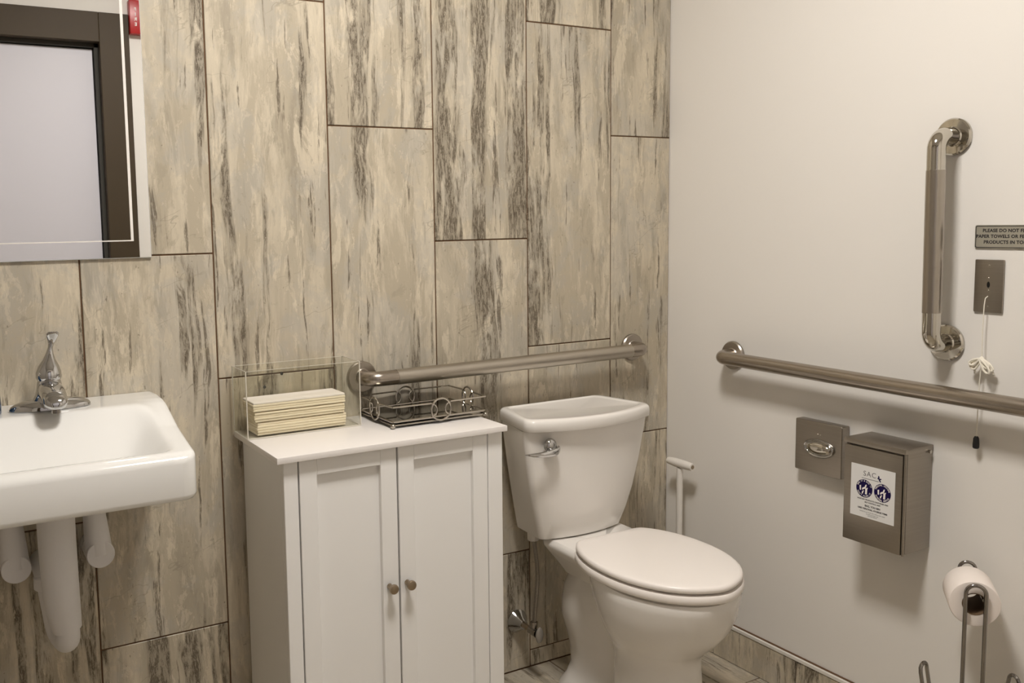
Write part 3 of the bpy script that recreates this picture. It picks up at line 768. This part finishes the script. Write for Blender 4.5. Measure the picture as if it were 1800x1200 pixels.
def supply(name, label, x, z, lean):
    g = thing(name, label, 'pipe', (x, 0, z), 0, 'covered supply stops under the sink')
    add('stop_cover', mesh('stop_cover', *lathe([(.012, -.0015), (.024, -.012), (.029, -.03), (.0295, -.082), (.0295, -.094), (.028, -.096)], 28, 'y')), 'foam', g)
    add('riser_wrap', mesh('riser_wrap', *tube([(0, -.070, .0), (lean * .4, -.073, .05), (lean, -.078, .13), (lean * 1.15, -.08, .175)], [.0285, .026, .021, .020], 20), 60), 'foam', g)
    add('wall_plate', mesh('wall_plate', *lathe([(.030, -.0004), (.030, -.003), (.016, -.008)], 24, 'y')), 'chrome', g)
supply('supply_stop', 'white-wrapped supply stop under the sink, right of the drain pipe', SX + .084, .598, -.010)
supply('supply_stop', 'white-wrapped supply stop under the sink, left of the drain pipe', SX - .084, .598, -.006)

# ------------------------------------------------------------------ mirror
mr = thing('wall_mirror', 'frameless wall mirror above the sink reflecting the door', 'mirror', (-1.800, 0, 1.234))
mx0, mx1, mz1 = -.241, .241, .91
def mp(x, z, y): return Vector((x, y, z))
bw = .0375
yo_, yi_ = -.0065, -.0066
gx, gz = .0060, .0026
def ins(dx, dz): return [(mx0 + dx, dz), (mx1 - dx, dz), (mx1 - dx, mz1 - dz), (mx0 + dx, mz1 - dz)]
mf_ = MB(); mf_.ext([mp(x, z, yi_) for x, z in ins(bw + gx, bw + gz)], [(0, 1, 2, 3)])
add('mirror_face', mesh('mirror_face', mf_.V, mf_.F, 1), 'mirror', mr)
def strip(d0, y0, d1, y1, name, m):
    a = [mp(x, z, y0) for x, z in ins(*d0)]; b = [mp(x, z, y1) for x, z in ins(*d1)]
    mb = MB(); mb.ext(a + b, [(k, (k + 1) % 4, 4 + (k + 1) % 4, 4 + k) for k in range(4)])
    add(name, mesh(name, mb.V, mb.F, 0.1), m, mr)
strip((.0012, .0012), yo_, (bw, bw), yi_ + .0001, 'cut_edge', 'mirror')
strip((bw, bw), yi_ + .0001, (bw + gx, bw + gz), yi_, 'ground_line', 'ground')  # bright reflection along the bevel edge, painted as a white strip
add('backing', mesh('backing', *box(mx0, mx1, -.0059, -.0004, 0, mz1)), 'mirror_edge', mr)

# ------------------------------------------------------------------ things on the right wall
# tissue / cover dispenser
ds = thing('tissue_dispenser', 'small square steel dispenser with an oval chrome opening on white wall', 'dispenser', (0, -.5785, .640))
add('case', mesh('case', *box(-.030, -.0004, -.0705, .0705, 0, .135, .004, 3)), 'brushed_box', ds)
oz = .068
def ovr(a, b, x, n=40): return [Vector((x, -.005 + a * math.cos(2 * PI * k / n), oz + b * math.sin(2 * PI * k / n))) for k in range(n)]
add('oval_bezel', mesh('oval_bezel', *loft([ovr(.046, .0245, -.0305), ovr(.046, .0245, -.034), ovr(.043, .0220, -.0365), ovr(.039, .0185, -.0350), ovr(.037, .017, -.0315)], False, False), 50), 'chrome', ds)
add('oval_insert', mesh('oval_insert', *loft([ovr(.038, .0175, -.031), ovr(.036, .016, -.036), ovr(.028, .012, -.041), ovr(.015, .006, -.0435)], False, True), 60), 'polished', ds)
for dy in (-.004, -.012):
    add('screw', mesh('screw', *sph(.0022 if dy > -.01 else .0012, (-.0305, dy + .005, .103), sx=.6, n=6)), 'polished', ds)
# disposal bin
bn = thing('disposal_bin', 'steel sanitary disposal bin with a white printed label on white wall', 'bin', (0, -.7885, .525))
bd = MB().ext(*box(-.092, -.0004, -.0785, .0785, .002, .240, .003, 2))
add('bin_body', bd.mesh('bin_body'), 'brushed_box', bn)
add('front_panel', mesh('front_panel', *box(-.100, -.094, -.0720, .0785, 0, .232, .0025, 2)), 'brushed_box', bn)
add('front_seam', mesh('front_seam', *box(-.0945, -.0915, -.0745, .0770, .001, .234)), 'brushed_dark', bn)
lidv, lidf = box(-.102, -.0004, -.0800, .0800, .236, .2485, .003, 2)
add('bin_lid', mesh('bin_lid', lidv, lidf), 'brushed_box', bn)
add('corner_rib', mesh('corner_rib', *tube([(-.0965, -.0765, .0), (-.0965, -.0765, .236)], .0032, 12)), 'brushed_box', bn)
add('lid_pin', mesh('lid_pin', *tube([(-.014, -.0785, .233), (-.014, -.0825, .233)], .004, 12)), 'polished', bn)
LBX = -.1004
lb = add('label', mesh('label', *box(LBX - .0003, LBX + .0003, -.0555, .0585, .065, .190)), 'label', bn)
def wr(body, size, y, z, m='ink', name='lettering', bold=0.0, sp=1.0):
    return add(name, xform_mesh(text_mesh(body, size, .00008, bold=bold, spacing=sp), on_right(LBX - .0004, y, z)), m, lb)
wr('SAC', .0170, .0095, .1705, 'grey_ink', 'logo_lettering', sp=1.15)
ul = MB().ext(*box(LBX - .0005, LBX - .0003, -.014, .030, .1585, .1598))
add('logo_underline', ul.mesh('logo_underline'), 'grey_ink', lb)
lf = MB()
def flat(pts, x): return [Vector((x, p[0], p[1])) for p in pts], [tuple(range(len(pts)))]
for ang, ln in ((95, .0085), (15, .007), (-50, .008), (150, .005)):
    a = math.radians(ang); dx_, dz_ = -math.cos(a), math.sin(a)
    c = (-.0145, .1650)
    pts = []
    for k in range(12):
        t = 2 * PI * k / 12; u = ln * .5 * (1 + math.cos(t)); v = ln * .22 * math.sin(t)
        pts.append((c[0] + dx_ * u - dz_ * v, c[1] + dz_ * u + dx_ * v))
    lf.ext(*flat(pts, LBX - .0005))
add('logo_leaves', mesh('logo_leaves', lf.V, lf.F), 'navy', lb)
for ci_, (cy_, words) in enumerate(((.0225, ('BAG IT & BIN IT', "DON'T FLUSH IT")), (-.0245, ('PERSONAL HYGIENE', 'DISPOSAL SERVICE')))):
    cz_ = .1345; R_ = .0215
    disc = add('round_emblem', mesh('round_emblem', [Vector((LBX - .0004, cy_ + R_ * math.cos(2 * PI * k / 40), cz_ + R_ * math.sin(2 * PI * k / 40))) for k in range(40)], [tuple(range(40))]), 'navy', bn)
    disc['label'] = 'round navy printed emblem'
    disc.name = 'round_emblem'
    ic = MB()
    xq = LBX - .0006
    def q(pts): ic.ext(*flat([(cy_ - a, cz_ + b) for a, b in pts], xq))
    q([(-.0125, .0055), (-.0085, .0065), (-.0085, -.0055), (-.0118, -.0055)])       # left figure
    q([(-.0060, -.001), (-.0035, .002), (.0010, .004), (.0028, .0095), (.0062, .0105), (.0052, .0045), (.0030, .001), (-.0010, -.0015), (-.0050, -.0045)])
    q([(.0022, .0005), (.0095, .0040), (.0078, -.0015), (.0074, -.0130), (.0022, -.0130), (.0028, -.0040)])
    q([(-.0058, -.0085), (-.0020, -.0045), (-.0005, -.0060), (-.0025, -.0090), (-.0030, -.0130), (-.0062, -.0130)])
    ms = [mesh('icon', ic.V, ic.F)]
    for wi, wd in enumerate(words):
        for k, ch in enumerate(wd):
            if ch == ' ': continue
            f = (k - (len(wd) - 1) / 2) / (len(wd) - 1)
            a = (90 - f * 135) if wi == 0 else (270 + f * 120)
            ar = math.radians(a); rr_ = .0182
            me = text_mesh(ch, .0052, .00005, bold=.0001)
            rotz = math.radians(a - 90 if wi == 0 else a + 90)
            me.transform(Matrix.Translation((rr_ * math.cos(ar), rr_ * math.sin(ar), 0)) @ Matrix.Rotation(rotz, 4, 'Z'))
            me.transform(on_right(LBX - .0006, cy_, cz_)); ms.append(me)
    j = join(*ms)
    add('emblem_print', j, 'white_ink', disc)
wr('SANITARY PRODUCTS CONTAINER AND', .0043, .000, .1085, bold=.00012)
wr('SELF CONTROL UNIT', .0043, .000, .1025, bold=.00012)
wr('BAG, YOU BIN', .0062, .000, .0940, bold=.0002)
wr('USED PERSONAL HYGIENE ITEMS', .0052, .000, .0865, bold=.00018)
wr('PLEASE DO NOT FLUSH ANY ITEMS IN THE TOILET', .0029, .000, .0790, 'grey_ink')
wr('FOR SERVICE PLEASE CALL', .0027, .000, .0747, 'grey_ink')
wr('CUSTOMER SERVICE', .0027, .000, .0710, 'grey_ink')

# restroom sign
sg = thing('notice_sign', 'small silver notice sign with black lettering on the white wall', 'sign', (0, -1.0145, 1.2245))
def rr2(hx_, z0, z1, r, x, n=5):
    out = []
    for cy_, cz_, a0 in ((hx_ - r, z1 - r, 0), (-hx_ + r, z1 - r, 90), (-hx_ + r, z0 + r, 180), (hx_ - r, z0 + r, 270)):
        for k in range(n + 1):
            a = math.radians(a0 + 90 * k / n); out.append(Vector((x, cy_ + r * math.cos(a), cz_ + r * math.sin(a))))
    return out
add('plate', mesh('plate', *loft([rr2(.0705, 0, .0505, .004, -.0004), rr2(.0705, 0, .0505, .004, -.0030), rr2(.0698, .0007, .0498, .0036, -.0036)])), 'sign', sg)
add('border', mesh('border', *loft([rr2(.0687, .0018, .0487, .0032, -.0037), rr2(.0687, .0018, .0487, .0032, -.0040), rr2(.0673, .0032, .0473, .0026, -.0040), rr2(.0673, .0032, .0473, .0026, -.0037)], False, False)), 'ink', sg)
for i, t in enumerate(('PLEASE DO NOT FLUSH', 'PAPER TOWELS OR FEMININE', 'PRODUCTS IN TOILET')):
    add('lettering', xform_mesh(text_mesh(t, .0097, .0001, bold=.00030, spacing=1.05), on_right(-.0038, 0, .0383 - i * .0123)), 'ink', sg)

# emergency pull-cord station
pc = thing('pull_cord_station', 'steel wall plate with a white emergency pull cord tied in a bow', 'pull cord', (0, -.979, 1.087))
pv, pf = box(-.0055, -.0004, -.031, .031, 0, .114, .003, 2)
add('wall_plate', mesh('wall_plate', pv, pf), 'brushed_box', pc)
add('lever_slot', mesh('lever_slot', *loft([[Vector((-.0056, a * math.cos(2 * PI * k / 16), .060 + b * math.sin(2 * PI * k / 16))) for k in range(16)] for a, b in ((.0034, .0068), (.0030, .0062))])), 'black', pc)
for z in (.101, .074, .047, .013):
    add('screw', mesh('screw', *sph(.0020, (-.0055, 0, z), sx=.6, n=6)), 'polished', pc)
random.seed(3)
cpth = [(-.005, .0005, .035), (-.013, .0008, .031), (-.0155, .0012, .015), (-.016, .002, -.04), (-.0155, .001, -.10)]
cd = add('cord', mesh('cord', *tube(cpth, .0011, 8)), 'cord', pc)
add('lower_cord', mesh('lower_cord', *tube([(-.0155, .001, -.10), (-.0165, .0035, -.15), (-.0165, .0045, -.22), (-.0165, .005, -.275)], .0011, 8)), 'cord', pc)
bz = -.100
def loop(sgn, w_, h_, x):
    pts = []
    for k in range(21):
        t = k / 20; a = PI * t
        pts.append((x - .005 * math.sin(a), sgn * (w_ * math.sin(a) ** 1.2 * (0.55 + .45 * t)), bz + .004 - h_ * t * (1 if t < .8 else 1) + .0 * math.sin(a)))
    return pts
bow_ = add('bow', mesh('bow', *sph(.0048, (-.0165, .001, bz), n=8)), 'cord', pc)
for s, w_, h_, x in ((1, .026, .030, -.018), (1, .018, .034, -.022), (1, .023, .022, -.025), (-1, .030, .034, -.018), (-1, .022, .026, -.023), (-1, .026, .040, -.026)):
    pts = [(x, s * .001, bz)]
    for k in range(1, 17):
        a = 2 * PI * k / 16
        # teardrop loop leaning outwards and down
        u = (1 - math.cos(a)) / 2; v = math.sin(a) * .006 * (0.3 + u)
        pts.append((x - .003 * math.sin(a / 2), s * (w_ * u * .85 + v * .8), bz + .004 * math.sin(a / 2) - h_ * u * .8 + v * .6))
    add('bow_loop', mesh('bow_loop', *tube(pts, .0023, 8)), 'cord', bow_)
for s, dy, dz in ((-1, .026, .030), (1, .014, .034)):
    add('bow_tail', mesh('bow_tail', *tube([(-.018, 0, bz), (-.022, -s * -.4 * dy, bz - .010), (-.020, s * dy * .9, bz - dz * .7), (-.017, s * dy, bz - dz)], [.0016, .0018, .0024, .0020], 8)), 'cord', bow_)
add('cord_weight', mesh('cord_weight', *lathe([(.0035, -.272), (.0058, -.276), (.0070, -.290), (.0066, -.297), (.0048, -.299)], 8, 'z', (-.0165, .005, 0)), 25), 'black', pc)

# ------------------------------------------------------------------ toilet paper stand and roll
A2 = Vector((.776, .630, 0)).normalized(); T2 = Vector((.630, -.776, 0)).normalized(); Zv = Vector((0, 0, 1))
base = Vector((-.145, -1.063, 0))
ts = thing('paper_roll_stand', 'chrome wire floor stand holding the toilet paper roll', 'stand', base)
RZ = .497
wr_ = .0041
post = [T2 * -.0185, T2 * -.0185 + Zv * .500] + [T2 * (-.0185 * math.cos(PI * k / 12)) + Zv * (.516 + .0185 * math.sin(PI * k / 12)) for k in range(13)] + [T2 * .0185 + Zv * .500, T2 * .0185]
post = [p + Zv * .008 if p.z < .01 else p for p in post]
add('post', mesh('post', *tube(post, wr_, 12)), 'dark_wire', ts)
arm = [T2 * -.0165 + Zv * (RZ + .006) + A2 * .003]
arm += [T2 * -.0155 + Zv * (RZ + .006) + A2 * .105, T2 * -.0155 + Zv * (RZ + .012) + A2 * .113, T2 * -.0155 + Zv * (RZ + .027) + A2 * .116]
arm += [T2 * (-.0155 * math.cos(PI * k / 10)) + Zv * (RZ + .031 + .0155 * math.sin(PI * k / 10)) + A2 * .117 for k in range(11)]
arm += [T2 * .0155 + Zv * (RZ + .027) + A2 * .116, T2 * .0155 + Zv * (RZ + .012) + A2 * .113, T2 * .0155 + Zv * (RZ + .006) + A2 * .105, T2 * .0155 + Zv * (RZ + .006) + A2 * .003]
add('roll_arm', mesh('roll_arm', *tube(arm, wr_ * .9, 12)), 'dark_wire', ts)
add('base_ring', mesh('base_ring', *tube([Vector((.078 * math.cos(2 * PI * k / 48), .078 * math.sin(2 * PI * k / 48), .005)) for k in range(48)], .0042, 10, closed=True)), 'dark_wire', ts)
add('cross_rod', mesh('cross_rod', *tube([T2 * -.078 + Zv * .006, T2 * .078 + Zv * .006], .0036, 10)), 'dark_wire', ts)
ang0 = math.atan2(A2.y, A2.x)
for da in (58, -58, 180):
    a = ang0 + math.radians(da); rd = Vector((math.cos(a), math.sin(a), 0)); tg = Vector((-rd.y, rd.x, 0))
    def up(s, k): return rd * (.072 + .015 * k + .012 * k ** 4) + tg * s * .0135 + Zv * (.006 + .305 * k)
    pts = [up(-1, k / 8) for k in range(9)] + [rd * .100 + tg * (-.0135 * math.cos(PI * k / 8)) + Zv * (.315 + .014 * math.sin(PI * k / 8)) for k in range(1, 8)] + [up(1, k / 8) for k in range(8, -1, -1)]
    add('reserve_loop', mesh('reserve_loop', *tube(pts, .0040, 10)), 'dark_wire', ts)
# roll
rc = base + A2 * .010 + Zv * (RZ - .0065)
rl = thing('toilet_paper_roll', 'white toilet paper roll hanging on the wire stand', 'toilet paper', rc)
rot = A2.to_track_quat('Z', 'Y').to_matrix().to_4x4()
def rolled(prof_, n=48):
    V, F = lathe(prof_, n, 'z', cap=False); return [rot @ v for v in V], F
pr_ = [(.0238, 0), (.042, -.0004), (.0470, .0005), (.0482, .003), (.0484, .05), (.0482, .093), (.0465, .0955), (.0238, .095), (.0238, .05), (.0238, 0)]
add('paper', mesh('paper', *rolled(pr_), 45), 'paper', rl)
add('core', mesh('core', *rolled([(.0234, -.0006), (.0234, .0956), (.0220, .0956), (.0220, -.0006), (.0234, -.0006)]), 45), 'cardboard', rl)

# ------------------------------------------------------------------ white T-handled tool in the corner
wn_ = thing('toilet_plunger', 'white plunger with a T-shaped grip standing in the corner behind the toilet', 'plunger', (-.052, -.110, 0))
add('stick', mesh('stick', *tube([(0, 0, .06), (0, 0, .552)], .0095, 16)), 'white_plastic', wn_)
gp = [(0, .050, .5655), (0, .046, .5655), (0, .02, .5655), (0, -.02, .5655), (0, -.048, .5655), (0, -.0525, .5655)]
gr_ = add('grip', mesh('grip', *tube(gp, [.009, .0108, .0130, .0130, .0115, .0105], 20), 50), 'white_plastic', wn_)
add('grip_hole', mesh('grip_hole', *lathe([(.0001, -.0002), (.006, -.0002), (.0062, .001)], 16, 'y', (0, -.0527, .5655), cap=False)), 'knob', gr_)
add('cup', mesh('cup', *lathe([(.044, .0), (.048, .006), (.046, .03), (.036, .05), (.018, .062), (.012, .075), (.009, .08)], 28), 60), 'rubber', wn_)

# ------------------------------------------------------------------ fire alarm (seen in the mirror)
fa_ = thing('fire_alarm', 'red fire alarm with white strobe on the front wall, seen in mirror', 'fire alarm', (-1.073, YF, 2.172))
add('housing', mesh('housing', *box(-.056, .056, .0005, .045, 0, .150, .006, 2)), 'red', fa_)
lens = add('strobe_lens', mesh('strobe_lens', *loft([[Vector((.018 + a * math.cos(2 * PI * k / 28), y_, .075 + b * math.sin(2 * PI * k / 28))) for k in range(28)] for a, b, y_ in ((.024, .030, .044), (.024, .030, .052), (.020, .026, .062), (.010, .014, .066))]), 60), 'strobe', fa_)
for i, ch in enumerate('FIRE'):
    add('lettering', xform_mesh(text_mesh(ch, .020, .0002, bold=.0006), on_front(-.030, .0453, .108 - i * .022)), 'white_ink', fa_)
